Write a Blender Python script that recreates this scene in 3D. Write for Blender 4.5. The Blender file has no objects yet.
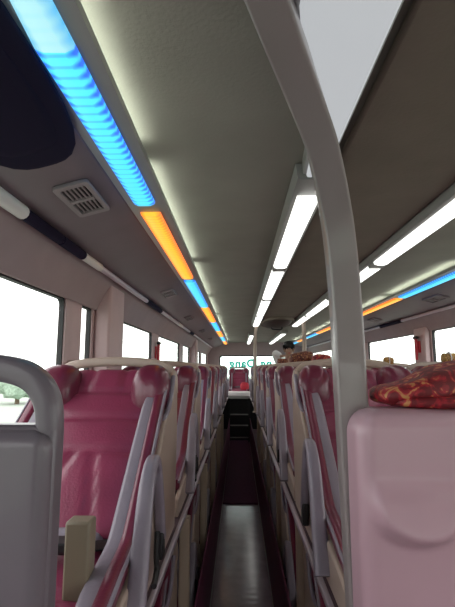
import bpy, bmesh, math, random
from mathutils import Vector, Matrix, noise
random.seed(7)
ZC = 1.42                      # eye height above the aisle floor; shapes below are measured from eye height
SC = bpy.context.scene
COL = SC.collection
CX = 0.445                     # centre line of the bus
WL, WR = -0.70, 1.59           # side walls
YF, YR = -1.3, 10.0            # front and rear
pi = math.pi

# ------------------------------------------------------------------ materials
def mat(name, color, rough=0.5, metal=0.0, spec=0.5, coat=0.0, var=0.0, vscale=8.0, bump=0.0, bscale=40.0, emit=None, estr=0.0):
    m = bpy.data.materials.new(name); m.use_nodes = True
    nt = m.node_tree; b = nt.nodes['Principled BSDF']
    b.inputs['Base Color'].default_value = (*color, 1)
    b.inputs['Roughness'].default_value = rough
    b.inputs['Metallic'].default_value = metal
    b.inputs['Specular IOR Level'].default_value = spec
    b.inputs['Coat Weight'].default_value = coat
    if emit:
        b.inputs['Emission Color'].default_value = (*emit, 1)
        b.inputs['Emission Strength'].default_value = estr
    tc = nt.nodes.new('ShaderNodeTexCoord')
    if var > 0:
        n = nt.nodes.new('ShaderNodeTexNoise'); n.inputs['Scale'].default_value = vscale; n.inputs['Detail'].default_value = 5
        nt.links.new(tc.outputs['Object'], n.inputs['Vector'])
        r = nt.nodes.new('ShaderNodeValToRGB')
        r.color_ramp.elements[0].position = .3; r.color_ramp.elements[1].position = .7
        r.color_ramp.elements[0].color = (*[c*(1-var) for c in color], 1)
        r.color_ramp.elements[1].color = (*[min(1, c*(1+var)) for c in color], 1)
        nt.links.new(n.outputs['Fac'], r.inputs['Fac']); nt.links.new(r.outputs['Color'], b.inputs['Base Color'])
    if bump > 0:
        n2 = nt.nodes.new('ShaderNodeTexNoise'); n2.inputs['Scale'].default_value = bscale; n2.inputs['Detail'].default_value = 4
        nt.links.new(tc.outputs['Object'], n2.inputs['Vector'])
        bp = nt.nodes.new('ShaderNodeBump'); bp.inputs['Strength'].default_value = bump; bp.inputs['Distance'].default_value = .004
        nt.links.new(n2.outputs['Fac'], bp.inputs['Height']); nt.links.new(bp.outputs['Normal'], b.inputs['Normal'])
    return m

def lamp_mat(name, color, strength, edge=None, ribs=0.0):
    """diffuser of a lamp: emission, optionally a second colour at the two long edges and ribs along the length"""
    m = bpy.data.materials.new(name); m.use_nodes = True
    nt = m.node_tree; b = nt.nodes['Principled BSDF']
    b.inputs['Base Color'].default_value = (.12, .12, .12, 1); b.inputs['Roughness'].default_value = .4
    b.inputs['Emission Color'].default_value = (*color, 1); b.inputs['Emission Strength'].default_value = strength
    if edge:
        tc = nt.nodes.new('ShaderNodeTexCoord'); sp = nt.nodes.new('ShaderNodeSeparateXYZ')
        nt.links.new(tc.outputs['Object'], sp.inputs[0])
        ab = nt.nodes.new('ShaderNodeMath'); ab.operation = 'ABSOLUTE'
        nt.links.new(sp.outputs['X'], ab.inputs[0])
        mr = nt.nodes.new('ShaderNodeMapRange'); mr.inputs['From Min'].default_value = .014; mr.inputs['From Max'].default_value = .036
        nt.links.new(ab.outputs[0], mr.inputs['Value'])
        w = nt.nodes.new('ShaderNodeMath'); w.operation = 'SINE'
        ml = nt.nodes.new('ShaderNodeMath'); ml.operation = 'MULTIPLY'; ml.inputs[1].default_value = 2*pi/.027
        nt.links.new(sp.outputs['Y'], ml.inputs[0]); nt.links.new(ml.outputs[0], w.inputs[0])
        ms = nt.nodes.new('ShaderNodeMath'); ms.operation = 'MULTIPLY_ADD'; ms.inputs[1].default_value = ribs
        nt.links.new(w.outputs[0], ms.inputs[0]); nt.links.new(mr.outputs[0], ms.inputs[2])
        cl = nt.nodes.new('ShaderNodeClamp'); nt.links.new(ms.outputs[0], cl.inputs[0])
        mx = nt.nodes.new('ShaderNodeMix'); mx.data_type = 'RGBA'
        mx.inputs[6].default_value = (*color, 1); mx.inputs[7].default_value = (*edge, 1)
        nt.links.new(cl.outputs[0], mx.inputs[0]); nt.links.new(mx.outputs[2], b.inputs['Emission Color'])
    return m

def glass_mat(name, tint=(1, 1, 1)):
    m = bpy.data.materials.new(name); m.use_nodes = True
    nt = m.node_tree; nt.nodes.clear()
    o = nt.nodes.new('ShaderNodeOutputMaterial'); t = nt.nodes.new('ShaderNodeBsdfTransparent')
    t.inputs[0].default_value = (*tint, 1)
    g = nt.nodes.new('ShaderNodeBsdfGlossy'); g.inputs['Roughness'].default_value = .02
    mx = nt.nodes.new('ShaderNodeMixShader'); lw = nt.nodes.new('ShaderNodeLayerWeight')
    pw = nt.nodes.new('ShaderNodeMath'); pw.operation = 'POWER'; pw.inputs[1].default_value = 5
    fr = nt.nodes.new('ShaderNodeMath'); fr.operation = 'MULTIPLY_ADD'; fr.inputs[1].default_value = .3; fr.inputs[2].default_value = .02
    nt.links.new(lw.outputs['Facing'], pw.inputs[0]); nt.links.new(pw.outputs[0], fr.inputs[0])
    nt.links.new(fr.outputs[0], mx.inputs[0]); nt.links.new(t.outputs[0], mx.inputs[1]); nt.links.new(g.outputs[0], mx.inputs[2])
    nt.links.new(mx.outputs[0], o.inputs[0])
    return m

def brocade_mat(name, base, fig, scale=22.0, thr=.5):
    m = mat(name, base, .55, bump=.3, bscale=60)
    nt = m.node_tree; b = nt.nodes['Principled BSDF']
    tc = nt.nodes.new('ShaderNodeTexCoord')
    n = nt.nodes.new('ShaderNodeTexNoise'); n.inputs['Scale'].default_value = scale; n.inputs['Detail'].default_value = 3; n.inputs['Distortion'].default_value = 2.2
    nt.links.new(tc.outputs['Object'], n.inputs['Vector'])
    r = nt.nodes.new('ShaderNodeValToRGB')
    e = r.color_ramp.elements
    e[0].position = thr; e[0].color = (*base, 1); e[1].position = thr+.07; e[1].color = (*fig, 1)
    d = r.color_ramp.elements.new(thr-.14); d.color = (*[c*.35 for c in base], 1)
    nt.links.new(n.outputs['Fac'], r.inputs['Fac']); nt.links.new(r.outputs['Color'], b.inputs['Base Color'])
    return m

M = dict(
    ceil=mat('ceiling_fabric', (.30, .285, .255), .9, spec=.2, var=.06, vscale=5, bump=.25, bscale=120),
    brown=mat('ceiling_panel_brown', (.20, .165, .135), .85, spec=.2, var=.06, bump=.25, bscale=120),
    soffit=mat('soffit_plastic', (.19, .15, .168), .55, var=.05),
    cove=mat('cove_panel', (.36, .285, .295), .6, var=.05),
    wall=mat('wall_lining', (.42, .36, .37), .6, var=.05),
    pillar=mat('pillar_plastic', (.55, .41, .42), .5, var=.05),
    rubber=mat('rubber_black', (.02, .02, .022), .6),
    housing=mat('lamp_housing_grey', (.33, .33, .32), .4),
    chrome=mat('rail_metal', (.66, .60, .68), .34, metal=.6),
    navy=mat('dark_navy_plastic', (.016, .013, .032), .85, spec=.1),
    vent=mat('vent_plastic', (.30, .26, .27), .5),
    white=mat('white_plastic', (.75, .74, .72), .35),
    cream=mat('cream_plastic', (.47, .37, .31), .38, coat=.15, var=.04),
    shell=mat('pink_cast_shell_plastic', (.52, .33, .39), .38, coat=.2, var=.04, vscale=4),  # magenta cast of the cabin light put into the base colour
    shade_shell=mat('shaded_shell_plastic', (.155, .130, .155), .36, coat=.2, var=.04, vscale=4),  # darker than the other shell: shade on the backlit left pod put into the colour
    post=mat('grey_post_paint', (.29, .25, .25), .32, coat=.3),
    leather=mat('maroon_leather', (.25, .035, .085), .36, coat=.25, var=.12, vscale=10, bump=.25, bscale=160),
    wing=mat('dark_maroon_leather', (.15, .015, .045), .33, coat=.3, var=.10, vscale=10, bump=.2, bscale=160),
    grey=mat('lilac_grey_leather', (.26, .225, .275), .36, coat=.2, var=.08, bump=.2, bscale=120),
    black=mat('black_plastic', (.012, .012, .014), .45),
    tan=mat('olive_tan_metal', (.22, .18, .125), .5),
    beige=mat('beige_post_paint', (.48, .39, .30), .45, var=.06),
    deck=mat('deck_board', (.10, .06, .075), .7),
    magenta=mat('maroon_board', (.12, .018, .055), .55, var=.2, vscale=6),
    hatch=mat('hatch_brown', (.055, .038, .032), .6),
    purple=mat('purple_carpet', (.085, .018, .055), .9, var=.2, vscale=30, bump=.4, bscale=200),
    sheet=mat('white_cotton', (.80, .78, .78), .85, bump=.3, bscale=30),
    red=mat('red_cotton', (.45, .02, .04), .7, bump=.3, bscale=40),
    redp=mat('red_plastic', (.55, .03, .05), .4),
    gold=brocade_mat('gold_brocade', (.62, .36, .10), (.18, .07, .02), 45, .5),
    broc=brocade_mat('red_gold_brocade', (.42, .012, .028), (.55, .25, .09), 30, .585),
    brbr=brocade_mat('brown_brocade', (.22, .05, .03), (.40, .20, .08), 40, .54),
    skin=mat('skin', (.42, .24, .17), .55),
    hair=mat('black_hair', (.010, .009, .011), .5, bump=.6, bscale=90),
    shirt=mat('light_grey_cotton', (.72, .69, .70), .85, bump=.2),
    trouser=mat('dark_blue_cotton', (.03, .035, .06), .85),
    teal=mat('teal_vinyl', (.03, .42, .36), .5),
    glass=glass_mat('window_glass', (.97, .98, .97)),
    rglass=glass_mat('rear_glass', (.90, .97, .95)),
    blue=lamp_mat('blue_led', (.07, .80, 1.0), 1.2, (.01, .14, .95), .42),
    cyan=lamp_mat('cyan_led', (.46, .90, .95), 1.0, (.06, .50, .92), .10),
    orange=lamp_mat('orange_led', (1.0, .42, .02), 1.5, (.95, .12, .01), .20),
    lamp=lamp_mat('white_led', (1.0, 1.0, .95), 2.2),
    panel=lamp_mat('white_panel_emission', (.92, .96, 1.0), .50),
    cove_l=lamp_mat('cove_led', (.90, 1.0, .84), 13.0),
    asphalt=mat('pale_ground', (.36, .41, .35), .9, var=.15, vscale=.3),
    leaf=mat('hazed_bush_leaf', (.30, .40, .31), .8, var=.3, vscale=6),  # leaf green paled to stand for the overexposed haze outside
    bark=mat('bush_bark', (.16, .12, .08), .9),
)
def teal():
    m = bpy.data.materials.new('teal_vinyl'); m.use_nodes = True
    nt = m.node_tree; b = nt.nodes['Principled BSDF']; o = nt.nodes['Material Output']
    b.inputs['Base Color'].default_value = (.04, .50, .43, 1)
    t = nt.nodes.new('ShaderNodeBsdfTranslucent'); t.inputs[0].default_value = (.12, .75, .68, 1)
    x = nt.nodes.new('ShaderNodeMixShader'); x.inputs[0].default_value = .5
    nt.links.new(b.outputs[0], x.inputs[1]); nt.links.new(t.outputs[0], x.inputs[2]); nt.links.new(x.outputs[0], o.inputs[0])
    return m
M['teal'] = teal()
# ribbed vinyl of the aisle
def vinyl():
    m = mat('aisle_vinyl', (.27, .205, .255), .17, spec=1.0, coat=.0, var=.12, vscale=9)
    nt = m.node_tree; b = nt.nodes['Principled BSDF']
    tc = nt.nodes.new('ShaderNodeTexCoord'); w = nt.nodes.new('ShaderNodeTexWave')
    w.bands_direction = 'Y'; w.inputs['Scale'].default_value = 4.5; w.inputs['Distortion'].default_value = .6
    nt.links.new(tc.outputs['Object'], w.inputs['Vector'])
    bp = nt.nodes.new('ShaderNodeBump'); bp.inputs['Strength'].default_value = .10; bp.inputs['Distance'].default_value = .003
    nt.links.new(w.outputs['Fac'], bp.inputs['Height']); nt.links.new(bp.outputs['Normal'], b.inputs['Normal'])
    return m
M['vinyl'] = vinyl()

# ------------------------------------------------------------------ helpers
def new(): return bmesh.new()

def box(bm, x0, x1, y0, y1, z0, z1):
    c = [bm.verts.new((x, y, z)) for x in (x0, x1) for y in (y0, y1) for z in (z0, z1)]
    for f in ((0, 1, 3, 2), (4, 6, 7, 5), (0, 4, 5, 1), (2, 3, 7, 6), (0, 2, 6, 4), (1, 5, 7, 3)):
        bm.faces.new([c[i] for i in f])
    return bm

def catmull(pts, n=8, closed=False):
    P = [Vector(p) for p in pts]; out = []
    N = len(P)
    rng = range(N) if closed else range(N-1)
    for i in rng:
        p0 = P[(i-1) % N] if closed or i > 0 else P[0]*2-P[1]
        p1 = P[i]; p2 = P[(i+1) % N]
        p3 = P[(i+2) % N] if closed or i < N-2 else P[N-1]*2-P[N-2]
        for k in range(n):
            t = k/n
            out.append(.5*((2*p1)+(p2-p0)*t+(2*p0-5*p1+4*p2-p3)*t*t+(3*p1-p0-3*p2+p3)*t**3))
    if not closed: out.append(P[-1].copy())
    return out

def sweep(bm, pts, section, up=(0, 0, 1), scale=None, closed=False):
    """section: list of (a, b) offsets; a along side vector, b along the local up vector. scale(t) -> (sa, sb)"""
    P = [Vector(p) for p in pts]; n = len(P); rings = []
    for i, p in enumerate(P):
        if closed: t = P[(i+1) % n]-P[i-1]
        else: t = P[min(i+1, n-1)]-P[max(i-1, 0)]
        t.normalize()
        s = t.cross(Vector(up)); s.normalize(); u = s.cross(t)
        sa, sb = scale(i/max(1, n-1)) if scale else (1, 1)
        rings.append([bm.verts.new(p+s*(a*sa)+u*(b*sb)) for a, b in section])
    m = len(section)
    for i in range(n if closed else n-1):
        r0, r1 = rings[i], rings[(i+1) % n]
        for j in range(m):
            bm.faces.new((r0[j], r0[(j+1) % m], r1[(j+1) % m], r1[j]))
    if not closed:
        bm.faces.new(rings[0][::-1]); bm.faces.new(rings[-1])
    return bm

def circ(r, n=12, r2=None):
    r2 = r2 or r
    return [(r*math.cos(2*pi*k/n), r2*math.sin(2*pi*k/n)) for k in range(n)]

def rrect(a, b, r, n=3):
    out = []
    for cx_, cy_, a0 in ((a-r, b-r, 0), (-a+r, b-r, pi/2), (-a+r, -b+r, pi), (a-r, -b+r, 1.5*pi)):
        for k in range(n+1):
            t = a0+k*pi/2/n; out.append((cx_+r*math.cos(t), cy_+r*math.sin(t)))
    return out

def rrpts(x0, x1, z0, z1, r, n=6, corners=(1, 1, 1, 1)):
    """outline of a rounded rectangle; corners: top right, top left, bottom left, bottom right"""
    out = []
    for k, (cx_, cz_, sx, sz, a0) in enumerate(((x1, z1, -1, -1, 0), (x0, z1, 1, -1, pi/2), (x0, z0, 1, 1, pi), (x1, z0, -1, 1, 1.5*pi))):
        if corners[k]:
            rr = r if corners[k] == 1 else corners[k]
            for j in range(n+1):
                t = a0+j*pi/2/n
                out.append((cx_+sx*rr+rr*math.cos(t), cz_+sz*rr+rr*math.sin(t)))
        else: out.append((cx_, cz_))
    return out

def prism(bm, loops, d0, d1, axis='y'):
    """outline loops in a plane (first outer, others holes), filled and extruded from d0 to d1 along the axis"""
    def P(a, b, d): return {'y': (a, d, b), 'x': (d, a, b), 'z': (a, b, d)}[axis]
    vs, es = [], []
    for L in loops:
        v = [bm.verts.new(P(a, b, d0)) for a, b in L]; vs += v
        for i in range(len(v)): es.append(bm.edges.new((v[i], v[(i+1) % len(v)])))
    r = bmesh.ops.triangle_fill(bm, edges=es, use_beauty=True)
    fs = [f for f in r['geom'] if isinstance(f, bmesh.types.BMFace)]
    if len(loops) == 1: bmesh.ops.dissolve_limit(bm, angle_limit=.01, verts=vs, edges=list({e for f in fs for e in f.edges if len(e.link_faces) == 2}))
    fs = [f for f in bm.faces if all(v in set(vs) for v in f.verts)]
    ex = bmesh.ops.extrude_face_region(bm, geom=fs)
    d = {'y': (0, d1-d0, 0), 'x': (d1-d0, 0, 0), 'z': (0, 0, d1-d0)}[axis]
    bmesh.ops.translate(bm, verts=[v for v in ex['geom'] if isinstance(v, bmesh.types.BMVert)], vec=d)
    return bm

def lathe(bm, prof, axis_pt, n=16, direction='z'):
    rings = []
    for r, h in prof:
        ring = []
        for k in range(n):
            a = 2*pi*k/n; x, y = r*math.cos(a), r*math.sin(a)
            o = {'z': (x, y, h), 'y': (x, h, y), 'x': (h, x, y)}[direction]
            ring.append(bm.verts.new(Vector(axis_pt)+Vector(o)))
        rings.append(ring)
    for i in range(len(rings)-1):
        for k in range(n):
            bm.faces.new((rings[i][k], rings[i][(k+1) % n], rings[i+1][(k+1) % n], rings[i+1][k]))
    bm.faces.new(rings[0][::-1]); bm.faces.new(rings[-1])
    return bm

def ellipsoid(bm, c, rx, ry, rz, n=16, p=2.0, fn=None):
    """superellipsoid"""
    start = len(bm.verts)
    r = bmesh.ops.create_uvsphere(bm, u_segments=n*2, v_segments=n, radius=1)
    for v in r['verts']:
        d = v.co.copy(); k = (abs(d.x)**p+abs(d.y)**p+abs(d.z)**p)**(-1/p)
        d *= k
        q = Vector((c[0]+d.x*rx, c[1]+d.y*ry, c[2]+d.z*rz))
        v.co = fn(q, d) if fn else q
    return bm

def mesh(name, bm, m, parent=None, origin=None, bevel=0, seg=2, smooth=True, angle=35, kind=None, subsurf=0):
    """links bm as one mesh object. Shapes of a part are measured from its thing's origin; a top-level mesh gets its own origin."""
    if origin is not None: bmesh.ops.translate(bm, verts=bm.verts, vec=-Vector(origin))
    bmesh.ops.recalc_face_normals(bm, faces=bm.faces)
    me = bpy.data.meshes.new(name); bm.to_mesh(me); bm.free()
    for mm in (m if isinstance(m, (list, tuple)) else [m]): me.materials.append(M[mm])
    o = bpy.data.objects.new(name, me); COL.objects.link(o)
    if parent: o.parent = parent
    if origin is not None:
        o.location = Vector(origin) + (Vector((0, 0, 0)) if parent else Vector((0, 0, ZC)))
    elif not parent: o.location = (0, 0, ZC)
    if bevel:
        b = o.modifiers.new('bevel', 'BEVEL'); b.width = bevel; b.segments = seg; b.limit_method = 'ANGLE'; b.angle_limit = math.radians(40)
    if subsurf:
        s = o.modifiers.new('sub', 'SUBSURF'); s.levels = subsurf; s.render_levels = subsurf
    if smooth:
        for p in me.polygons: p.use_smooth = True
        bpy.context.view_layer.objects.active = o
        me.set_sharp_from_angle(angle=math.radians(angle))
    if kind: o['kind'] = kind
    return o

def tag(o, label, cat, group=None):
    o['label'] = label; o['category'] = cat
    if group: o['group'] = group
    return o

def thing(name, label, cat, loc, rz=0, group=None):
    o = bpy.data.objects.new(name, None); COL.objects.link(o)
    o.location = (loc[0], loc[1], loc[2]+ZC); o.rotation_euler = (0, 0, rz); o.empty_display_size = .1
    return tag(o, label, cat, group)

def dup(root, loc, label, rz=0, group=None):
    r = root.copy(); COL.objects.link(r); r.location = (loc[0], loc[1], loc[2]+ZC); r.rotation_euler = (0, 0, rz); r['label'] = label
    if group: r['group'] = group
    for ch in list(root.children):
        c = ch.copy(); COL.objects.link(c); c.parent = r
        for g in list(ch.children):
            d = g.copy(); COL.objects.link(d); d.parent = c
    return r

ORD = ['first', 'second', 'third', 'fourth', 'fifth', 'sixth', 'seventh', 'eighth', 'ninth', 'tenth']

# ------------------------------------------------------------------ setting
H = .55
mesh('floor', box(new(), WL-.05, WR+.05, YF-.05, 4.85, -1.47, -1.42), 'vinyl', kind='structure')
mesh('trim_1', box(new(), WL-.05, WR+.05, 4.85, YR+.05, -1.47, -1.405), 'purple', kind='structure')      # dark carpet in the rear half
bm = box(new(), WL-.05, WR+.05, YF-.05, YR+.05, H, H+.06)
mesh('ceiling', bm, 'ceil', kind='structure')
mesh('trim_2', box(new(), .262, .628, YF, 5.5, H-.022, H-.001), 'brown', kind='structure', bevel=.008)         # brown centre panel between the lamp rows

WZ0, WZ1 = -.46, .276        # sill and head of the upper windows
# window spans along the bus (left, right); pillars between
spansL = [(-1.1, -.1), (-.02, 1.75), (1.93, 2.07), (2.46, 3.55), (3.83, 5.22), (5.52, 6.3), (6.75, 8.0), (8.25, 9.7)]
spansR = [(-1.1, .6), (.75, 2.1), (2.3, 3.68), (3.95, 5.5), (5.7, 7.2), (7.4, 9.7)]
ZT = lambda sgn: WZ1 if sgn < 0 else WZ1+.024
def side_wall(name, x, spans, sgn):
    """sgn: direction from wall to outside"""
    bm = new(); x0, x1 = sorted((x, x+sgn*.03))
    box(bm, x0, x1, YF-.05, YR+.05, -1.42, WZ0); box(bm, x0, x1, YF-.05, YR+.05, ZT(sgn), H)
    ys = [YF-.05]+[v for s in spans for v in s]+[YR+.05]
    for i in range(0, len(ys), 2): box(bm, x0, x1, ys[i], ys[i+1], WZ0, ZT(sgn))
    mesh(name, bm, 'pillar', kind='structure')
side_wall('wall_left', WL, spansL, -1)
side_wall('wall_right', WR, spansR, 1)
wn = 0
def window(x, a, b, sgn):
    global wn; wn += 1
    xm = x+sgn*.016
    o = mesh('window_%d' % wn, box(new(), xm-.003, xm+.003, a, b, WZ0, ZT(sgn)), 'glass', origin=(xm, (a+b)/2, WZ0), kind='structure', smooth=False)
    bm = prism(new(), [rrpts(a, b, WZ0, ZT(sgn), .012), rrpts(a+.007, b-.007, WZ0+.007, ZT(sgn)-.007, .03 if b-a > .3 else .01)], x+sgn*.006, x+sgn*.026, 'x')
    mesh('window_frame', bm, 'rubber', o, origin=None)
    o.children[-1].data.transform(Matrix.Translation((-xm, -(a+b)/2, -WZ0)))
for a, b in spansL: window(WL, a, b, -1)
for a, b in spansR: window(WR, a, b, 1)

# rear wall with its wide window
RX0, RX1, RZ0, RZ1 = -.44, 1.33, -.40, .255
mesh('wall_rear', prism(new(), [[(WL, -1.42), (WR, -1.42), (WR, H), (WL, H)], rrpts(RX0, RX1, RZ0, RZ1, .06)], YR, YR+.06), 'cove', kind='structure', smooth=False)
rw = mesh('window_%d' % (wn+1), box(new(), RX0-.01, RX1+.01, YR+.035, YR+.041, RZ0-.01, RZ1+.01), 'rglass', origin=(0, YR+.035, 0), kind='structure', smooth=False)
bm = prism(new(), [rrpts(RX0-.005, RX1+.005, RZ0-.005, RZ1+.005, .06), rrpts(RX0+.02, RX1-.02, RZ0+.02, RZ1-.02, .05)], -.04, .004)
mesh('window_frame', bm, 'rubber', rw)
# lettering on the outside of the rear window, read from behind the bus, so reversed from inside
def lettering(text, x_right, z, size):
    cu = bpy.data.curves.new('lettering', 'FONT'); cu.body = text; cu.size = size; cu.extrude = .001; cu.offset = .010
    cu.space_character = 1.12
    t = bpy.data.objects.new('tmp', cu); COL.objects.link(t)
    bpy.context.view_layer.update()
    me = bpy.data.meshes.new_from_object(t.evaluated_get(bpy.context.evaluated_depsgraph_get()))
    bpy.data.objects.remove(t)
    me.transform(Matrix(((-1, 0, 0, x_right), (0, 0, 1, .009), (0, 1, 0, z), (0, 0, 0, 1))))
    me.flip_normals(); me.materials.append(M['teal'])
    o = bpy.data.objects.new('lettering', me); COL.objects.link(o); o.parent = rw
    o['label'] = 'teal lettering on the glass'
lettering('ng', .74, -.005, .25)
lettering('Dang', .36, -.005, .25)
# unseen front wall; windscreen opening placed and sized to tune the light on the pods
mesh('wall_front', prism(new(), [[(WL, -1.42), (WR, -1.42), (WR, H), (WL, H)], rrpts(.0, WR-.22, -.62, .0, .1)], YF-.06, YF), 'wall', kind='structure', smooth=False)
mesh('window_%d' % (wn+2), box(new(), -.02, WR-.2, YF-.035, YF-.029, -.64, .02), 'glass', kind='structure', smooth=False)

# soffits and coves along both sides, mirrored about the centre line
def mx(x, side): return x if side < 0 else 2*CX-x
n_trim = 3
for side in (-1, 1):
    so = [(-.345, .500), (-.345, H), (-.66, H), (-.66, .43), (-.60, .425), (-.55, .438), (-.40, .478)]
    mesh('trim_%d' % n_trim, prism(new(), [[(mx(a, side), b) for a, b in so]], YF, YR), 'soffit', kind='structure', bevel=.004); n_trim += 1
    cv = [(-.60, .43), (-.66, .445), (-.70, .44), (-.70, ZT(side)), (-.690, ZT(side)-.004), (-.676, ZT(side)+.026), (-.655, .345), (-.625, .395)]
    mesh('trim_%d' % n_trim, prism(new(), [[(mx(a, side), b) for a, b in cv]], YF, YR), 'cove', kind='structure', bevel=.003); n_trim += 1
# broad pillars standing proud of the left wall and a narrow one opposite
for (x0, x1, y0, y1) in ((-.70, -.622, 2.10, 2.36), (-.70, -.622, 6.38, 6.7), (WR-.05, WR, 3.70, 3.93), (WR-.05, WR, 7.22, 7.38)):
    zt = .405 if x0 < 0 else .33
    mesh('trim_%d' % n_trim, box(new(), x0, x1, y0, y1, WZ0-.05, zt), 'pillar', kind='structure', bevel=.012, origin=(x0, y0, WZ0)); n_trim += 1
# sill ledges under the windows
for side in (-1, 1):
    a, b = sorted((mx(-.70, side), mx(-.655, side)))
    mesh('trim_%d' % n_trim, box(new(), a, b, YF, YR, WZ0-.06, WZ0-.01), 'wall', kind='structure', bevel=.01); n_trim += 1

# ------------------------------------------------------------------ ceiling lamps
def colour_strip(side, name, cuts, cols):
    t = thing('led_strip_light', name, 'lamp', (mx(-.288, side), 0, .5), 0)
    s = 1 if side < 0 else -1
    bm = new()       # tray with a lip that hides the cove tube behind it
    tray = [(-.066, .05), (-.066, .002), (-.044, .002), (.040, .002), (.062, .004), (.062, .021), (.056, .021), (.056, .012), (.040, .012), (-.044, .012), (-.056, .05)]
    prism(bm, [[(s*a, b) for a, b in tray]], YF, YR-.15)
    mesh('housing', bm, 'housing', t)
    for i in range(len(cols)):
        a, b = cuts[i]+(.045 if i != 1 else 0), cuts[i+1]-(.045 if i else 0)
        bm = new()
        sec = [(-.033, .003), (.033, .003), (.031, -.006), (.018, -.012), (-.018, -.012), (-.031, -.006)]
        if i == 0 and side < 0:      # the film over the front length is narrower and widens to the next length
            sweep(bm, [(.007, a, 0), (.007, .43, 0), (.004, .53, 0), (0, b, 0)], sec, scale=lambda q: ((.74, .74, .86, 1)[round(q*3)], 1))
        else: prism(bm, [sec], a, b)
        d = mesh('diffuser', bm, cols[i], t, angle=60)
        d['label'] = {'blue': 'blue lit diffuser', 'cyan': 'pale cyan lit diffuser', 'orange': 'orange lit diffuser'}[cols[i]]
    y = -1.2
    while y < YR-1:
        bm = new(); sweep(bm, [(s*.046, y, .019), (s*.046, y+1.04, .019)], circ(.006, 8))
        mesh('tube', bm, 'cove_l', t)['label'] = 'greenish white cove tube'
        y += 1.16
    return t
colour_strip(-1, 'blue and orange LED strip along the ceiling edge above the left windows',
             [-1.2, .62, 1.33, 2.47, 3.67, 4.9, 6.1, 7.3, 8.5, 9.7], ['cyan', 'blue', 'orange', 'blue', 'orange', 'blue', 'orange', 'blue', 'orange'])
colour_strip(1, 'blue and orange LED strip along the ceiling edge above the right windows',
             [-1.2, 1.0, 2.05, 3.2, 4.4, 5.5, 6.6, 7.7, 8.8, 9.8], ['orange', 'orange', 'blue', 'orange', 'blue', 'orange', 'blue', 'orange', 'blue'])

def white_strip(xc, name, y0, cuts, gap=.045):
    t = thing('ceiling_lamp', name, 'lamp', (xc, 0, .5), 0)
    bm = new(); prism(bm, [[(-.052, H-.5-.005), (-.046, .004), (-.036, 0), (.036, 0), (.046, .004), (.052, H-.5-.005)]], y0, cuts[-1]+.03)
    mesh('housing', bm, 'housing', t)
    for a, b in zip(cuts[:-1], cuts[1:]):
        bm = new(); prism(bm, [[(-.034, .001), (.034, .001), (.030, -.012), (.015, -.017), (-.015, -.017), (-.030, -.012)]], a+gap, b-gap)
        mesh('diffuser', bm, 'lamp', t, angle=60)
        bm = new(); prism(bm, [[(-.035, .001), (.035, .001), (.031, -.013), (-.031, -.013)]], b-gap, b+gap)
        mesh('joint', bm, 'housing', t)
    return t
white_strip(.207, 'row of white ceiling lamps running above the near aisle', 1.13, [1.2, 2.19, 3.22, 4.3, 5.4])
white_strip(.683, 'row of white ceiling lamps running above the far aisle', -1.0, [-.9, .1, 1.1, 2.13, 3.2, 4.3, 5.4])
white_strip(.207, 'short white lamp over the near aisle behind the roof hatch', 7.0, [7.05, 8.4, 9.5])
white_strip(.683, 'short white lamp over the far aisle behind the roof hatch', 6.6, [6.7, 8.2, 9.5])
# broad white panel at the very front, given an even emission
t = thing('emissive_panel', 'broad white lit ceiling panel in front of the curved post', 'lamp', (.14, .4, .5))
mesh('housing', prism(new(), [[(-.062, -.6), (-.062, .15), (.025, .60), (.03, .71), (.093, .71), (.093, -.6)]], .004, H-.5, 'z'), 'housing', t, bevel=.004)
mesh('diffuser', prism(new(), [[(-.054, -.59), (-.054, .15), (.033, .60), (.038, .70), (.085, .70), (.085, -.59)]], -.010, .004, 'z'), 'panel', t, bevel=.006)

# roof hatch with a dark rounded recess
t = thing('roof_hatch', 'dark rounded roof hatch between the two rows of white lamps', 'hatch', (.445, 5.15, H-.022))
def ell(a, b, n=40, p=2.6):
    o = []
    for k in range(n):
        th = 2*pi*k/n; c, s = math.cos(th), math.sin(th)
        o.append((a*abs(c)**(2/p)*(1 if c > 0 else -1), b*abs(s)**(2/p)*(1 if s > 0 else -1)))
    return o
mesh('rim', prism(new(), [ell(.185, .52), ell(.165, .49)], -.03, 0, 'z'), 'brown', t, bevel=.006)
mesh('lid', ellipsoid(new(), (0, 0, -.004), .163, .485, .062, 16, 2.6), 'hatch', t)
mesh('handle', sweep(new(), catmull([(-.06, 0, -.062), (-.05, 0, -.09), (.05, 0, -.09), (.06, 0, -.062)], 5), circ(.008, 8), up=(0, 1, 0)), 'black', t)

# luggage/grab rails under the soffits
def rail(side, label, cuts):
    s = 1 if side < 0 else -1
    t = thing('grab_rail', label, 'rail', (mx(-.585, side), 0, .415))
    mesh('tube', sweep(new(), [(0, YF+.1, 0), (0, 9.6, 0)], circ(.013, 12)), 'chrome', t)
    for i, (y, m, L, r) in enumerate(cuts):
        mesh('sleeve', sweep(new(), [(0, y, 0), (0, y+L, 0)], circ(r, 14)), m, t)
    y = .4
    while y < 9.5:
        mesh('bracket', sweep(new(), [(0, y, -.002), (-.004*s, y, .03)], circ(.008, 8), up=(0, 1, 0)), 'housing', t); y += 1.1
    return t
cuts = [(.3, 'white', .83, .020), (1.14, 'navy', .24, .018), (1.39, 'navy', .2, .018), (1.6, 'white', .2, .016), (2.75, 'navy', .5, .017), (4.2, 'white', .3, .016), (5.2, 'navy', .4, .016)]
rail(-1, 'long pale grab rail above the left windows, wrapped in dark sleeves near the front', cuts)
rail(1, 'long pale grab rail above the right windows', [(2.4, 'white', .5, .017), (4.0, 'navy', .6, .017)])

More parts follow.
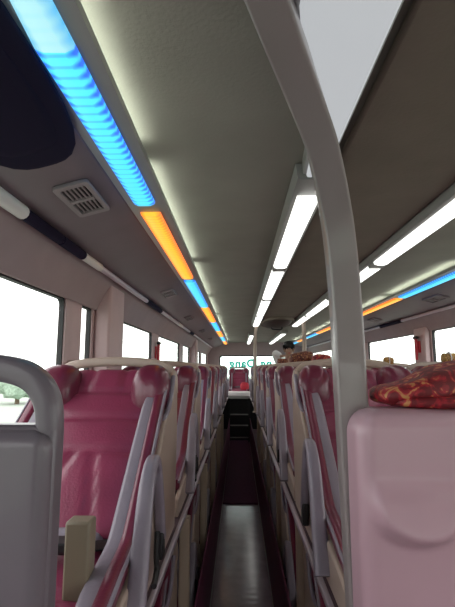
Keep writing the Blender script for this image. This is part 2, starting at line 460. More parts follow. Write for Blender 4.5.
# air vents in the left soffit (its underside slopes down towards the window)
slope = math.atan2(.478-.438, .15)
def soff(x): return .438+(x+.55)*(.040/.15)
def vent(x, y, label, w, l, dark=False, right=False):
    xr = mx(x, 1) if right else x
    t = thing('air_vent', label, 'vent', (xr, y, soff(x)-.001))
    t.rotation_euler = (0, slope if right else -slope, 0)
    mesh('frame', prism(new(), [rrpts(-w, w, -l, l, .012), rrpts(-w*.70, w*.70, -l*.80, -l*.06, .006), rrpts(-w*.70, w*.70, l*.06, l*.80, .006)], -.010, 0, 'z'), 'soffit' if dark else 'vent', t, bevel=.002)
    mesh('grille', box(new(), -w*.66, w*.66, -l*.84, l*.84, -.001, .002), 'black', t)
    bm = new()
    for k in range(5):
        xx = -w*.5+w*.25*k
        for (a, b) in ((-l*.80, -l*.06), (l*.06, l*.80)): box(bm, xx-.002, xx+.002, a, b, -.006, -.001)
    mesh('louvre', bm, 'vent', t)
vent(-.435, 1.165, 'grey double-grille air vent in the left soffit beside the near blue lamp', .048, .105)
vent(-.442, 2.74, 'grey air vent in the left soffit beside the long orange lamp', .040, .10)
vent(-.470, 4.1, 'small dark air vent in the left soffit, third along from the front', .036, .12, True)
vent(-.470, 5.6, 'small dark air vent in the left soffit, fourth along from the front', .036, .12, True)
vent(-.470, 7.2, 'small dark air vent in the left soffit, farthest down the bus', .036, .12, True)
vent(-.45, 3.0, 'dark air vent in the right soffit beside the blue lamp', .042, .13, True, True)
vent(-.45, 4.35, 'dark air vent in the right soffit behind the orange lamp', .042, .11, True, True)
# dark rounded overhead housing in the front left corner
t = thing('overhead_monitor', 'dark navy rounded overhead housing in the soffit at the front left', 'monitor', (-.455, .55, soff(-.455)))
t.rotation_euler = (0, -slope, 0)
def bulge(q, d): return q
mesh('casing', ellipsoid(new(), (.01, 0, 0), .125, .41, .014, 18, 3.0), 'navy', t)
mesh('screen', ellipsoid(new(), (.01, .0, -.010), .09, .33, .007, 14, 4.0), 'navy', t)

# ------------------------------------------------------------------ curved post beside the front pod
def post_curve(name, label, pts, sec, m='post'):
    bm = sweep(new(), catmull(pts, 8), sec, up=(1, 0, 0))
    base = pts[0]
    return bm, base
pp = [(.226, .865, -1.42), (.226, .865, -.9), (.222, .865, -.45), (.212, .86, -.06), (.207, .855, .13), (.190, .825, .28), (.150, .745, .39), (.098, .65, .455), (.046, .54, .492), (.0, .44, .525), (-.012, .41, .55)]
t = thing('curved_post', 'grey painted grab post curving up to the ceiling beside the pink seat-front shell', 'post', (.222, .865, -1.42))
bm = sweep(new(), catmull(pp, 10), rrect(.024, .028, .006), up=(1, 0, 0))
bmesh.ops.translate(bm, verts=bm.verts, vec=(-.222, -.865, 1.42)); mesh('tube', bm, 'post', t, angle=50)
mesh('floor_flange', lathe(new(), [(.055, 0), (.055, .012), (.04, .02)], (0, 0, 0)), 'post', t)
def stanchion(x, y, zb, label, lean, r):
    t = thing('grab_post', label, 'post', (x, y, zb))
    zt = H-zb-.03
    mesh('tube', sweep(new(), catmull([(0, 0, .01), (0, 0, zt*.5), (0, 0, zt-.25), (lean*.15, 0, zt-.12), (lean, 0, zt)], 8), circ(r, 12), up=(0, 1, 0)), 'cream', t)
    mesh('base_flange', lathe(new(), [(r+.012, 0), (r+.012, .012), (r+.004, .02)], (0, 0, 0)), 'cream', t)
    mesh('ceiling_flange', lathe(new(), [(r+.004, zt-.01), (r+.02, zt), (r+.02, zt+.02)], (lean, 0, 0)), 'cream', t)
stanchion(.192, 5.30, -.53, 'slim cream grab post at the aisle edge in front of the rear window', .03, .020)
stanchion(.745, 5.05, -1.42, 'slim cream grab post standing behind the middle seats by the far aisle', .0, .024)

# ------------------------------------------------------------------ berth decks
DZ = -.53
def deck(x0, x1, y0, y1, label, edges, z, th=.05):
    t = thing('berth_deck', label, 'deck', ((x0+x1)/2, (y0+y1)/2, z))
    hx, hy = (x1-x0)/2, (y1-y0)/2
    mesh('board', box(new(), -hx, hx, -hy, hy, -th, 0), 'deck', t)
    for e in edges:
        xx = e*(hx+.006)
        mesh('edge_rail', sweep(new(), [(xx, -hy, -.011), (xx, hy, -.011)], rrect(.008, .009, .004), up=(0, 0, 1)), 'chrome', t)
deck(-.70, -.212, .42, 8.7, 'left upper berth deck with a metal edge rail along the aisle', (1,), DZ)
deck(.212, .676, .70, 8.7, 'middle upper berth deck with metal edge rails on both sides', (1, -1), DZ)
deck(1.05, 1.587, .70, 8.7, 'right upper berth deck along the right windows', (-1,), DZ)
def lower(x0, x1, y0, y1, label, sides):
    t = thing('berth_platform', label, 'berth', ((x0+x1)/2, (y0+y1)/2, -1.418))
    hx, hy = (x1-x0)/2, (y1-y0)/2
    mesh('base', box(new(), -hx+.02, hx-.02, -hy, hy, 0, .255), 'deck', t)
    for e in sides:
        a, b = sorted((e*hx, e*(hx-.010)))
        mesh('side_board', box(new(), a, b, -hy, hy, 0, .46), 'magenta', t, bevel=.005)
        mesh('kick_strip', box(new(), a-.003, b+.003, -hy, hy, 0, .03), 'housing', t)
lower(-.692, -.178, .5, 8.6, 'left lower berth platform with a maroon side board along the aisle floor', (1,))
lower(.199, .716, .92, 8.6, 'middle lower berth platform with maroon side boards along both aisle floors', (-1, 1))

# beige posts carrying the decks
for i, y in enumerate((1.83, 2.78, 3.73, 4.68, 5.63)):
    t = thing('deck_post', '%s beige post under the left upper deck, counting from the front' % ORD[i], 'post', (-.215, y, -1.163), 0, 'posts under the left deck')
    mesh('tube', sweep(new(), [(0, 0, .008), (0, 0, .580)], rrect(.02, .02, .006), up=(0, 1, 0)), 'beige', t)
    mesh('foot', box(new(), -.03, .03, -.03, .03, 0, .01), 'beige', t)
for i, y in enumerate((1.86, 2.81, 3.76, 4.71, 5.66)):
    t = thing('deck_post', '%s beige post under the middle upper deck, counting from the front' % ORD[i], 'post', (.242, y, -1.163), 0, 'posts under the middle deck')
    mesh('tube', sweep(new(), [(0, 0, .008), (0, 0, .580)], rrect(.02, .02, .006), up=(0, 1, 0)), 'beige', t)
    mesh('foot', box(new(), -.03, .03, -.03, .03, 0, .01), 'beige', t)

# ------------------------------------------------------------------ the sleeper seat
# y = 0 at the top of the back, z measured from the deck (.53 = eye height)
BZ = .53
PROF = [(-.79, -.441), (-.70, -.437), (-.58, -.425), (-.50, -.412), (-.455, -.392), (-.38, -.33), (-.25, -.22), (-.12, -.115), (-.04, -.045), (.0, -.004)]
PC = catmull([(0, y, z+BZ) for y, z in PROF], 8)
LEN = [0]
for a, b in zip(PC[:-1], PC[1:]): LEN.append(LEN[-1]+(b-a).length)
TL = LEN[-1]
def prof(s):
    """point and outward normal at arc length s (from the front of the pan to the top of the back)"""
    s = max(0, min(TL, s))
    for i in range(len(PC)-1):
        if s <= LEN[i+1]:
            k = (s-LEN[i])/(LEN[i+1]-LEN[i]); p = PC[i].lerp(PC[i+1], k)
            i0, i1 = max(0, i-2), min(len(PC)-1, i+3)
            tg = (PC[i1]-PC[i0]).normalized(); return p, Vector((0, -tg.z, tg.y))
    return PC[-1].copy(), Vector((0, -.7, .7))
SJ = .345   # arc length at the fold between pan and back
def groove(d, w): return -math.exp(-(d/w)**2)
def cushion(s0, s1, half, seams, vert, thick, crown, nu=26, nv=60, lum=None):
    bm = new(); top = []
    for i in range(nv+1):
        s = s0+(s1-s0)*i/nv; p, n = prof(s); row = []
        for j in range(nu+1):
            u = -1+2*j/nu; x = u*half
            d = crown*(1-abs(u)**3)
            for q in seams: d += .009*groove(s-q, .011)
            for (vx0, vx1, a, b) in vert:
                if a <= s <= b:
                    k = (s-a)/(b-a); xx = vx0+(vx1-vx0)*k
                    d += .008*groove(x-xx, .009)
            e = min(s-s0, s1-s)
            if e < .03: d -= .03*(1-math.sqrt(max(0, 1-((.03-e)/.03)**2)))
            ex = (1-abs(u))*half
            if ex < .025: d -= .025*(1-math.sqrt(max(0, 1-((.025-ex)/.025)**2)))
            row.append(bm.verts.new(p+n*d+Vector((x, 0, 0))))
        top.append(row)
    bot = []
    for i in range(nv+1):
        s = s0+(s1-s0)*i/nv; p, n = prof(s)
        bot.append([bm.verts.new(p-n*thick+Vector(((-1 if j == 0 else 1)*half, 0, 0))) for j in (0, 1)])
    for i in range(nv):
        for j in range(nu): bm.faces.new((top[i][j], top[i][j+1], top[i+1][j+1], top[i+1][j]))
        bm.faces.new((bot[i][0], bot[i+1][0], bot[i+1][1], bot[i][1]))
        bm.faces.new((top[i][0], top[i+1][0], bot[i+1][0], bot[i][0]))
        bm.faces.new((top[i][nu], bot[i][1], bot[i+1][1], top[i+1][nu]))
    bm.faces.new([top[0][j] for j in range(nu+1)][::-1]+[bot[0][0], bot[0][1]])
    bm.faces.new([top[nv][j] for j in range(nu+1)]+[bot[nv][1], bot[nv][0]])
    return bm

def make_seat(label, loc):
    t = thing('sleeper_seat', label, 'seat', loc)
    # backrest with its cross seams, seams of the neck panel and the splayed seams of the lumbar panel
    sm = [TL-.115, TL-.225, TL-.345]
    mesh('backrest', cushion(SJ+.005, TL, .168, sm, [(-.062, -.052, TL-.115, TL), (.062, .052, TL-.115, TL), (-.085, -.02, SJ, TL-.345), (.085, .03, SJ, TL-.345)], .035, .012), 'leather', t, angle=70)
    lum = cushion(SJ-.035, SJ+.035, .125, [], [], .01, .022, nv=16)
    mesh('lumbar_pad', lum, 'grey', t, angle=70)
    mesh('seat_cushion', cushion(0, SJ-.004, .168, [.17], [], .03, .012, nv=40), 'leather', t, angle=70)
    for sx in (-1, 1):
        # padded head wing
        def wf(q, d):
            return q+Vector((0, -.030*max(0, sx*d.x)**1.5, 0))
        w = mesh('head_wing', ellipsoid(new(), (sx*.148, -.058, .442), .064, .088, .096, 14, 2.6, wf), 'wing', t)
        mesh('wing_rim', sweep(new(), catmull([(sx*.092, -.112, .39), (sx*.140, -.150, .366), (sx*.195, -.165, .372), (sx*.214, -.135, .41), (sx*.216, -.065, .50)], 6), circ(.0075, 8), up=(0, 1, .3)), 'grey', w)
        # lilac grey bolster along the flank, maroon stripe outside it
        pts, pts2 = [], []
        for k in range(26):
            s = .05+(TL-.085-.05)*k/25; p, n = prof(s)
            f = min(1, k/5)
            pts.append(p+n*(.012+.014*f)+Vector((sx*(.160+.003*f), 0, 0))); pts2.append(p+n*(.006+.018*f)+Vector((sx*.187, 0, 0)))
        bz = mesh('side_bolster', sweep(new(), pts, rrect(.012, .024, .011), up=(1, 0, 0), scale=lambda q: (1-.5*max(0, q-.85)/.15, min(1, .5+q*4)*(1-.6*max(0, q-.85)/.15))), 'grey', t, angle=70)
        mesh('bolster_stripe', sweep(new(), pts2, rrect(.020, .018, .013), up=(1, 0, 0)), 'wing', bz, angle=70)
        pts3 = [q+Vector((sx*.016, -.010, .012)) for q in pts2]
        mesh('piping', sweep(new(), pts3, circ(.0045, 8), up=(1, 0, 0)), 'grey', bz, angle=70)
        # moulded side panel
        o = [(-.81, .003), (-.81, .065), (-.70, .085), (-.55, .105), (-.47, .135), (-.38, .195), (-.25, .305), (-.12, .412), (-.05, .478), (-.01, .510), (.028, .520), (.058, .505), (.07, .46), (.075, .30), (.05, .003)]
        x0, x1 = sorted((sx*.195, sx*.212))
        mesh('side_panel', prism(new(), [o], x0, x1, 'x'), 'cream', t, bevel=.006)
        # loop armrest
        lp = [(-.60, .03), (-.565, .10), (-.515, .235), (-.475, .295), (-.43, .312), (-.385, .29), (-.345, .215), (-.30, .10)]
        ar = mesh('armrest', sweep(new(), catmull([(sx*.226, y, z) for y, z in lp], 6), rrect(.014, .016, .010), up=(1, 0, 0), scale=lambda q: (1, 1.35-.55*min(1, q*1.5))), 'grey', t, angle=60)
        mesh('armrest_socket', box(new(), sx*.226-.010, sx*.226+.010, -.325, -.290, .05, .115), 'black', ar, bevel=.005)
    # back shell and its grab bar
    mesh('back_shell', prism(new(), [rrpts(-.195, .195, .003, .47, .05, 6, (1, 1, 0, 0))], .045, .065), 'cream', t, bevel=.005)
    mesh('grab_bar', sweep(new(), catmull([(-.200, .05, .44), (-.195, .052, .50), (-.165, .055, .532), (-.09, .058, .545), (0, .06, .549), (.09, .058, .545), (.165, .055, .532), (.195, .052, .50), (.200, .05, .44)], 6), rrect(.016, .013, .008), up=(0, 1, 0)), 'cream', t, angle=60)
    # black recline lever and buckle strap on the flank
    lv = mesh('recline_lever', sweep(new(), catmull([(.226, -.355, .13), (.226, -.36, .075), (.228, -.365, .045), (.232, -.42, .035)], 5), circ(.007, 8), up=(1, 0, 0)), 'black', t)
    bl = mesh('seat_belt', sweep(new(), catmull([(-.15, -.42, .14), (-.05, -.50, .155), (.06, -.52, .152), (.16, -.44, .135)], 6), rrect(.018, .0025, .002), up=(0, -.3, 1)), 'black', t)
    mesh('buckle', box(new(), .02, .075, -.545, -.495, .150, .170), 'black', bl, bevel=.004)
    return t

seat0 = None
def seat(x, y, z, label, group):
    global seat0
    if seat0 is None:
        seat0 = make_seat(label, (x, y, z)); seat0['group'] = group; return seat0
    return dup(seat0, (x, y, z), label, 0, group)

LX, MXC, RX = -.428, .428, 1.29
lab_l = ['nearest maroon sleeper seat left of the aisle, facing us behind the grey shell']+['maroon sleeper seat left of the aisle, %s back from the grey front shell' % ORD[k] for k in range(1, 8)]
for k in range(8): seat(LX, 1.5+.95*k, DZ, lab_l[k], 'upper seats in the left column')
lab_m = ['nearest maroon sleeper seat right of the aisle, half hidden by the curved post']+['maroon sleeper seat right of the aisle, %s back behind the curved post' % ORD[k] for k in range(1, 8)]
for k in range(8): seat(MXC, 1.75+.9*k, DZ, lab_m[k], 'upper seats in the middle column')
for k in range(5): seat(RX, 2.87+.9*k, DZ, 'maroon sleeper seat beside the right windows, %s in view from the front' % ORD[k], 'upper seats in the right column')
for k in range(5): seat(LX-.02, 1.72+.95*k, -1.158, 'maroon lower-deck seat under the left berths, %s from the front' % ORD[k], 'lower seats on the left')
for k in range(4): seat(.4575, 1.75+.95*k, -1.158, 'maroon lower-deck seat under the middle berths, %s from the front' % ORD[k], 'lower seats in the middle')

# ------------------------------------------------------------------ front pods
def heightfield(x0, x1, z0, z1, r, y, depth, fn, roll=.03, nx=70, nz=80):
    """front face (towards -y) of a moulded shell with rounded upper corners and rolled edges"""
    bm = new(); g = []
    for i in range(nz+1):
        z = z0+(z1-z0)*(1-(1-i/nz)**1.5) if False else z0+(z1-z0)*i/nz
        ins = 0
        if z > z1-r: ins = r-math.sqrt(max(0, r*r-(z-(z1-r))**2))
        a, b = x0+ins, x1-ins; row = []
        for j in range(nx+1):
            u = .5-.5*math.cos(pi*j/nx); x = a+(b-a)*u
            e = min(x-a, b-x, z1-z)
            d = roll*(1-math.sqrt(max(0, 1-((roll-e)/roll)**2))) if e < roll else 0
            row.append(bm.verts.new((x, y+d-fn(x, z)*min(1, e/roll), z)))
        g.append(row)
    for i in range(nz):
        for j in range(nx): bm.faces.new((g[i][j], g[i][j+1], g[i+1][j+1], g[i+1][j]))
    border = g[0][:]+[g[i][nx] for i in range(1, nz+1)]+g[nz][-2::-1]+[g[i][0] for i in range(nz-1, 0, -1)]
    back = [bm.verts.new((v.co.x, y+depth, v.co.z)) for v in border]
    n = len(border)
    for i in range(n):
        try: bm.faces.new((border[i], back[i], back[(i+1) % n], border[(i+1) % n]))
        except ValueError: pass
    bm.faces.new(back[::-1])
    bmesh.ops.remove_doubles(bm, verts=bm.verts, dist=.00005)
    return bm
def sstep(a, b, x):
    t = max(0, min(1, (x-a)/(b-a))); return t*t*(3-2*t)
def knee(cx_, cz_, R, h, zt):
    def f(x, z):
        # a ledge: slopes out from its top line to a round rim, then falls back under it
        dx, dz = x-cx_, z-cz_
        q = math.sqrt((dx/1.15)**2+dz*dz)
        ramp = max(0, min(1, (zt-z)/(zt-(cz_-R))))
        inside = 1-sstep(R*.86, R*1.30, q)
        return h*(.35+.65*ramp)*inside*sstep(zt+.012, zt-.03, z)
    return f
def base_z(t): return -t
t = thing('foot_pod', 'pinkish grey moulded foot shell in the front right, red blanket on its top', 'pod', (.41, .8, DZ))
bm = heightfield(.197, .640, -.53, -.072, .045, .752, .085, knee(.287, -.205, .064, .036, -.188))
bmesh.ops.translate(bm, verts=bm.verts, vec=(-.41, -.8, .53)); mesh('front_shell', bm, 'shell', t, angle=60)
mesh('foot_box', box(new(), -.145, .23, .037, .13, .003, .443), 'shell', t, bevel=.02, seg=3)

t = thing('foot_pod', 'grey moulded foot shell with a grab opening at the left front', 'pod', (-.43, .5, DZ))
ox = [(-.66, -.53), (-.66, -.02), (-.60, .012)]
bm = box(new(), -.66, -.200, .488, .518, -.53, -.063)
bmesh.ops.translate(bm, verts=bm.verts, vec=(.43, -.5, .53)); mesh('back_board', bm, 'shade_shell', t, bevel=.006, seg=3)
gp = [(-.2125, -.13), (-.2125, -.062), (-.220, -.030), (-.240, -.010), (-.275, -.001), (-.33, .0015), (-.52, .0015), (-.575, -.001), (-.615, -.012), (-.638, -.034), (-.645, -.065), (-.645, -.13)]
bm = sweep(new(), catmull([(x, .503, z) for x, z in gp], 7), rrect(.0145, .015, .008), up=(0, 1, 0), scale=lambda q: (.80+.22*min(1, min(q, 1-q)/.3), 1))
bmesh.ops.translate(bm, verts=bm.verts, vec=(.43, -.5, .53)); mesh('grab_frame', bm, 'shade_shell', t, angle=50)
bm = heightfield(-.645, -.202, -.53, -.068, .02, .474, .03, knee(-.40, -.26, .12, .022, -.20), roll=.014)
bmesh.ops.translate(bm, verts=bm.verts, vec=(.43, -.5, .53)); mesh('panel', bm, 'shade_shell', t, angle=60)
mesh('foot_box', box(new(), -.20, .17, .018, .16, .003, .40), 'shade_shell', t, bevel=.02, seg=3)

# tan post between grey shell and first seat
t = thing('divider_post', 'olive tan square post between the grey shell and the nearest left seat', 'post', (-.308, .90, DZ))
mesh('tube', box(new(), -.024, .024, -.022, .022, .003, .238), 'tan', t, bevel=.005)
mesh('foot', box(new(), -.034, .034, -.03, .03, 0, .012), 'tan', t, bevel=.003)

# ------------------------------------------------------------------ blankets and rolls
def lump(bm, pts, rw, rh, seed, n=20, amp=.010, squash=.6):
    P = catmull(pts, 8); N = len(P); rings = []
    for i, p in enumerate(P):
        k = i/(N-1); e = math.sqrt(max(.02, 1-abs(2*k-1)**7))
        a, b = (rw(k) if callable(rw) else rw)*e, (rh(k) if callable(rh) else rh)*e
        ring = []
        for j in range(n):
            th = 2*pi*j/n; c, s = math.cos(th), math.sin(th)
            q = Vector((p.x, p.y+a*abs(c)**squash*(1 if c > 0 else -1), p.z+b*abs(s)**squash*(1 if s > 0 else -1)))
            d = noise.noise(Vector((q.x*14+seed, q.y*14, q.z*22)))*amp+noise.noise(Vector((q.x*40+seed, q.y*30, q.z*40)))*amp*.35
            dirv = (q-p); dirv.normalize()
            ring.append(bm.verts.new(q+dirv*d*min(1, e*1.2)))
        rings.append(ring)
    for i in range(N-1):
        for j in range(n): bm.faces.new((rings[i][j], rings[i][(j+1) % n], rings[i+1][(j+1) % n], rings[i+1][j]))
    bm.faces.new(rings[0][::-1]); bm.faces.new(rings[-1])
    return bm
bm = new()
lump(bm, [(.250, .855, -.054), (.32, .855, -.047), (.40, .86, -.028), (.50, .86, -.020), (.60, .86, -.024)], .068, lambda k: .016+.018*min(1, k*2), 1, 24, .012)
lump(bm, [(.262, .845, -.062), (.42, .84, -.060), (.52, .84, -.058), (.61, .85, -.058)], .072, .013, 5, 24, .008)
tag(mesh('blanket', bm, 'broc', origin=(.42, .9, -.085), angle=80), 'folded red blanket with gold figures lying on the pinkish foot shell', 'blanket')
bm = new(); lump(bm, [(.405, 3.60, .062), (.47, 3.60, .070), (.53, 3.60, .085), (.60, 3.60, .085)], .06, .042, 9, 18, .014)
tag(mesh('blanket', bm, 'brbr', origin=(.5, 3.6, .025), angle=80), 'brown and red patterned blanket bundled on the seat top by the standing person', 'blanket')
bm = new(); lump(bm, [(.385, 4.50, .052), (.44, 4.50, .056), (.50, 4.50, .05)], .055, .032, 15, 16, .012)
tag(mesh('blanket', bm, 'brbr', origin=(.44, 4.5, .02), angle=80), 'small dark brown blanket roll on a seat top near the rear window lettering', 'blanket')
bm = new(); lump(bm, [(.44, 2.70, .040), (.50, 2.70, .050), (.555, 2.70, .045)], .05, .026, 21, 16, .010)
rb = tag(mesh('blanket', bm, 'broc', origin=(.5, 2.7, .02), angle=80), 'small crumpled red blanket on a middle seat top left of the curved post', 'blanket')
bm = new(); lump(bm, [(.04, -.01, .012), (.07, -.01, .024), (.10, -.01, .018)], .04, .020, 25, 14, .006)
mesh('lining', bm, 'sheet', rb)['label'] = 'white turned-out lining'
def roll(x, y, label, r, w):
    t = thing('rolled_blanket', label, 'blanket', (x, y, .022), 0, 'gold rolls on the right seats')
    bm = new(); lump(bm, [(-w, 0, r), (0, 0, r), (w, 0, r)], r, r, x*9, 18, .006, 1.0); mesh('roll', bm, 'gold', t, angle=80)
    mesh('tie', sweep(new(), [(0, (r+.003)*math.cos(a), r+(r+.003)*math.sin(a)) for a in [2*pi*k/18 for k in range(18)]], rrect(.006, .002, .001), up=(1, 0, 0), closed=True), 'sheet', t)
roll(1.275, 3.82, 'smaller rolled gold blanket on a seat top below the right windows', .030, .045)
roll(1.365, 2.92, 'larger rolled gold blanket on a seat top beside the pale grab bar at the right', .034, .048)

# ------------------------------------------------------------------ small fittings on the walls
def hammer(x, y, z, sgn, label):
    t = thing('emergency_hammer', label, 'hammer', (x, y, z))
    mesh('bracket', box(new(), min(0, sgn*.012), max(0, sgn*.012), -.03, .03, -.05, .05), 'redp', t, bevel=.003)
    mesh('handle', sweep(new(), catmull([(sgn*.028, 0, -.11), (sgn*.026, 0, -.04), (sgn*.026, 0, .04), (sgn*.028, 0, .075)], 5), circ(.012, 10), up=(0, 1, 0)), 'redp', t)
    mesh('head', sweep(new(), [(sgn*.028, -.045, .078), (sgn*.028, -.03, .078), (sgn*.028, .03, .078), (sgn*.028, .045, .078)], circ(.014, 10), scale=lambda q: (.25, .25) if q in (0, 1) else (1, 1)), 'black', t)
hammer(WL, 3.69, .12, 1, 'red emergency hammer on the pillar between the left windows')
hammer(WR-.05, 3.81, .17, -1, 'red emergency hammer with a black head on the right window pillar')
t = thing('window_latch', 'cream window latch on the left pillar above the nearest seat', 'latch', (WL, 1.84, .01))
mesh('plate', box(new(), 0, .01, -.045, .045, -.018, .018), 'cream', t, bevel=.003)
mesh('lever', sweep(new(), [(.01, -.03, 0), (.035, -.03, .004), (.035, .04, .006)], circ(.008, 8), up=(0, 0, 1)), 'cream', t)

# ------------------------------------------------------------------ rear of the bus
t = thing('rear_berth', 'raised rear berth with a dark front panel across the end of the aisle', 'berth', (CX, 9.2, -1.405))
mesh('front_panel', box(new(), WL-CX+.01, WR-CX-.01, -.40, -.36, 0, .80), 'black', t, bevel=.004)
mesh('platform', box(new(), WL-CX+.01, WR-CX-.01, -.42, .78, .80, .84), 'deck', t, bevel=.006)
mesh('edge_trim', box(new(), WL-CX+.01, WR-CX-.01, -.435, -.42, .79, .845), 'housing', t, bevel=.004)
bm = new(); ellipsoid(bm, (0, 8.93, -.525), .235, .135, .045, 16, 6)
tag(mesh('mattress', bm, 'sheet', origin=(0, 8.93, -.565)), 'white sheeted mattress at the end of the aisle in front of the rear seat', 'mattress')
for i, (x, lb) in enumerate(((0.0, 'maroon rear seat at the end of the aisle under the reversed lettering'), (-.505, 'maroon rear bench seat in the far left corner'), (.505, 'maroon rear bench seat right of the aisle end'))):
    s = dup(seat0, (x, 9.88, -.563), lb, 0, 'seats along the rear wall')
bm = new(); ellipsoid(bm, (.115, 9.17, -.235), .085, .05, .075, 12, 3.0)
bm.free(); bm = new(); ellipsoid(bm, (.115, 9.24, -.40), .09, .10, .09, 12, 3.0)
tag(mesh('cushion', bm, 'red', origin=(.115, 9.24, -.49)), 'small red cushion on the rear seat at the end of the aisle', 'cushion')
t = thing('berth_ladder', 'short ladder with pale rungs leaning on the dark rear berth panel', 'ladder', (.0, 8.67, -1.405))
for sx in (-1, 1): mesh('rail', sweep(new(), [(sx*.19, -.05, .0), (sx*.19, .06, .80)], rrect(.012, .018, .004), up=(1, 0, 0)), 'black', t)
for z in (.08, .30, .50): mesh('rung', sweep(new(), [(-.18, -.05+.11*z/.8, z), (.18, -.05+.11*z/.8, z)], circ(.012, 10)), 'housing', t)

# ------------------------------------------------------------------ standing person in the far aisle
def skin_body(name, verts, edges, radii, m, parent=None, root=0, sub=2):
    me = bpy.data.meshes.new(name); me.from_pydata([Vector(v) for v in verts], edges, [])
    o = bpy.data.objects.new(name, me); COL.objects.link(o); me.materials.append(M[m])
    sk = o.modifiers.new('skin', 'SKIN'); sk.use_smooth_shade = True
    ly = me.skin_vertices[0].data
    for i, r in enumerate(radii): ly[i].radius = r if isinstance(r, tuple) else (r, r)
    for l in ly: l.use_root = False
    ly[root].use_root = True
    s = o.modifiers.new('sub', 'SUBSURF'); s.levels = sub; s.render_levels = sub
    if parent: o.parent = parent
    return o
per = thing('person', 'person with short black hair and light grey top standing in the far aisle', 'person', (.88, 7.8, -1.405))
per.scale = (1.05, 1.05, 1.05)
J = dict(pelvis=(0, 0, .95), waist=(0, .0, 1.08), chest=(0, -.01, 1.26), up=(0, -.01, 1.40), neck=(0, -.02, 1.49), hd=(-.005, -.045, 1.575), hd2=(-.01, -.06, 1.66),
         shl=(-.17, -.01, 1.40), ell=(-.25, -.07, 1.58), wrl=(-.13, -.16, 1.50), hal=(-.10, -.19, 1.53),
         shr=(.17, -.01, 1.40), elr=(.19, -.04, 1.13), wrr=(.13, -.20, .96), har=(.10, -.25, .94),
         hpl=(-.09, 0, .90), knl=(-.10, -.02, .49), anl=(-.10, .03, .085), tol=(-.105, -.13, .03),
         hpr=(.09, 0, .90), knr=(.10, -.01, .49), anr=(.10, .04, .085), tor=(.105, -.12, .03))
K = list(J); ix = {k: i for i, k in enumerate(K)}
Eg = [('pelvis', 'waist'), ('waist', 'chest'), ('chest', 'up'), ('up', 'neck'), ('neck', 'hd'), ('hd', 'hd2'), ('up', 'shl'), ('shl', 'ell'), ('ell', 'wrl'), ('wrl', 'hal'), ('up', 'shr'), ('shr', 'elr'), ('elr', 'wrr'), ('wrr', 'har'),
      ('pelvis', 'hpl'), ('hpl', 'knl'), ('knl', 'anl'), ('anl', 'tol'), ('pelvis', 'hpr'), ('hpr', 'knr'), ('knr', 'anr'), ('anr', 'tor')]
Rd = dict(pelvis=(.14, .10), waist=(.13, .095), chest=(.15, .105), up=(.12, .09), neck=.052, hd=(.070, .085), hd2=(.066, .080), shl=.058, ell=.042, wrl=.028, hal=.026, shr=.058, elr=.042, wrr=.028, har=.026,
          hpl=.085, knl=.058, anl=.042, tol=.034, hpr=.085, knr=.058, anr=.042, tor=.034)
skin_body('body', [J[k] for k in K], [(ix[a], ix[b]) for a, b in Eg], [Rd[k] for k in K], 'skin', per)
# five fingers on each hand, rooted in the palm
for s, h in ((-1, 'hal'), (1, 'har')):
    hx, hy, hz = J[h]
    for q, L in ((-.02, .055), (-.007, .065), (.007, .06), (.02, .048)):
        skin_body('finger', [(hx+q, hy+.01, hz), (hx+q*1.2, hy-.03, hz-.008), (hx+q*1.25, hy-.03-L*.4, hz-.025), (hx+q*1.2, hy-.03-L*.6, hz-.05)], [(0, 1), (1, 2), (2, 3)], [.010, .009, .008, .007], 'skin', per, 0, 1)
    skin_body('thumb', [(hx-s*.015, hy+.025, hz), (hx-s*.04, hy, hz-.01), (hx-s*.045, hy-.03, hz-.02)], [(0, 1), (1, 2)], [.011, .010, .008], 'skin', per, 0, 1)
# face: nose, eyes, mouth, ears
hp = Vector((-.008, -.055, 1.615))
bm = new()
ellipsoid(bm, hp+Vector((0, -.093, -.005)), .013, .018, .022, 8); mesh('nose', bm, 'skin', per)
for s in (-1, 1):
    bm = new(); ellipsoid(bm, hp+Vector((s*.032, -.080, .02)), .012, .008, .007, 8); mesh('eye', bm, 'black', per)
    bm = new(); ellipsoid(bm, hp+Vector((s*.078, 0, .0)), .010, .022, .034, 8); mesh('ear', bm, 'skin', per)
bm = new(); ellipsoid(bm, hp+Vector((0, -.084, -.05)), .024, .008, .006, 8); mesh('mouth', bm, 'redp', per)
def hairf(q, d):
    if d.y < -.25 and d.z < .25: q = q+Vector((0, .085, .03))
    return q+Vector((noise.noise(q*38), noise.noise(q*38+Vector((9, 0, 0))), noise.noise(q*38+Vector((0, 9, 0)))))*.010
bm = new(); ellipsoid(bm, hp+Vector((0, .012, .055)), .097, .108, .098, 18, 2.2, hairf); mesh('hair', bm, 'hair', per, angle=80)
# clothes: top with sleeves, trousers
V = [(0, 0, .90), (0, 0, 1.08), (0, -.01, 1.26), (0, -.01, 1.42), (-.175, -.01, 1.405), (-.25, -.07, 1.585), (.175, -.01, 1.405), (.187, -.035, 1.19), (-.145, -.15, 1.51)]
skin_body('shirt', V, [(0, 1), (1, 2), (2, 3), (3, 4), (4, 5), (3, 6), (6, 7), (5, 8)], [(.172, .128), (.155, .118), (.172, .125), (.12, .095), .074, .062, .074, .060, .045], 'shirt', per)
V = [(0, 0, .97), (-.09, 0, .88), (-.10, -.02, .49), (-.10, .03, .10), (.09, 0, .88), (.10, -.01, .49), (.10, .04, .10)]
skin_body('trousers', V, [(0, 1), (1, 2), (2, 3), (0, 4), (4, 5), (5, 6)], [(.155, .12), .10, .072, .06, .10, .072, .06], 'trouser', per)

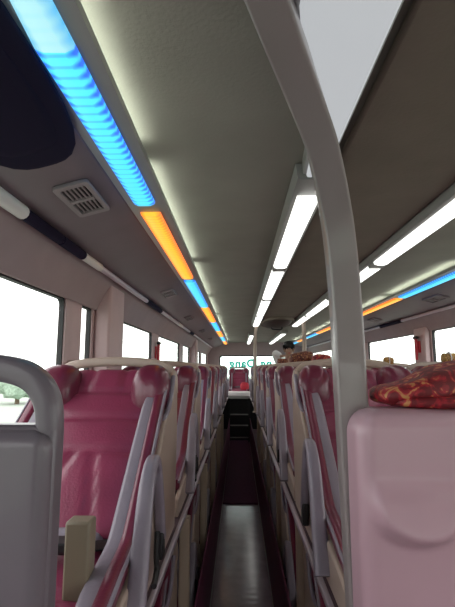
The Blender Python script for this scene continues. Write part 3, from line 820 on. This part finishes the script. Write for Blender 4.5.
# ------------------------------------------------------------------ outside
mesh('ground', box(new(), -90, 90, -60, 120, -2.75, -2.55), 'asphalt', kind='structure')
def bush(x, y, r, label):
    t = thing('bush', label, 'bush', (x, y, -2.55))
    bm = new()
    for k in range(5):
        a = 2*pi*k/5; ellipsoid(bm, (r*.5*math.cos(a), r*.5*math.sin(a), r*.9+.25*r*(k % 2)), r*.6, r*.6, r*.62, 10, 2.0, lambda q, d: q+d*noise.noise(q*2.2)*r*.22)
    mesh('foliage', bm, 'leaf', t)
    mesh('trunk', lathe(new(), [(r*.12, 0), (r*.08, r*.9)], (0, 0, 0), 10), 'bark', t)
bush(-15.5, 31, 1.35, 'pale roadside bush seen through the grab opening of the grey shell')

# ------------------------------------------------------------------ sky
w = bpy.data.worlds.new('sky'); SC.world = w; w.use_nodes = True
nt = w.node_tree; bg = nt.nodes['Background']
tc = nt.nodes.new('ShaderNodeTexCoord'); sp = nt.nodes.new('ShaderNodeSeparateXYZ'); rp = nt.nodes.new('ShaderNodeValToRGB')
nt.links.new(tc.outputs['Generated'], sp.inputs[0])
mr = nt.nodes.new('ShaderNodeMapRange'); mr.inputs['From Min'].default_value = -.1; mr.inputs['From Max'].default_value = .5
nt.links.new(sp.outputs['Z'], mr.inputs['Value']); nt.links.new(mr.outputs[0], rp.inputs['Fac'])
e = rp.color_ramp.elements
e[0].color = (.84, .95, .86, 1); e[1].color = (1.0, .99, 1.0, 1); e[1].position = .4
nt.links.new(rp.outputs['Color'], bg.inputs['Color']); bg.inputs['Strength'].default_value = 3.0

# ------------------------------------------------------------------ camera
cam = bpy.data.cameras.new('camera'); co = bpy.data.objects.new('camera', cam); COL.objects.link(co)
cam.sensor_fit = 'VERTICAL'; cam.sensor_height = 24; cam.lens = 24*440/607
co.location = (0, 0, ZC); co.rotation_euler = (math.radians(90+8.212), 0, math.radians(1.482)); cam.clip_start = .02
SC.camera = co
vs = SC.view_settings
vs.view_transform = 'Standard'; vs.look = 'None'; vs.gamma = 1; vs.exposure = 0.0; vs.use_curve_mapping = False
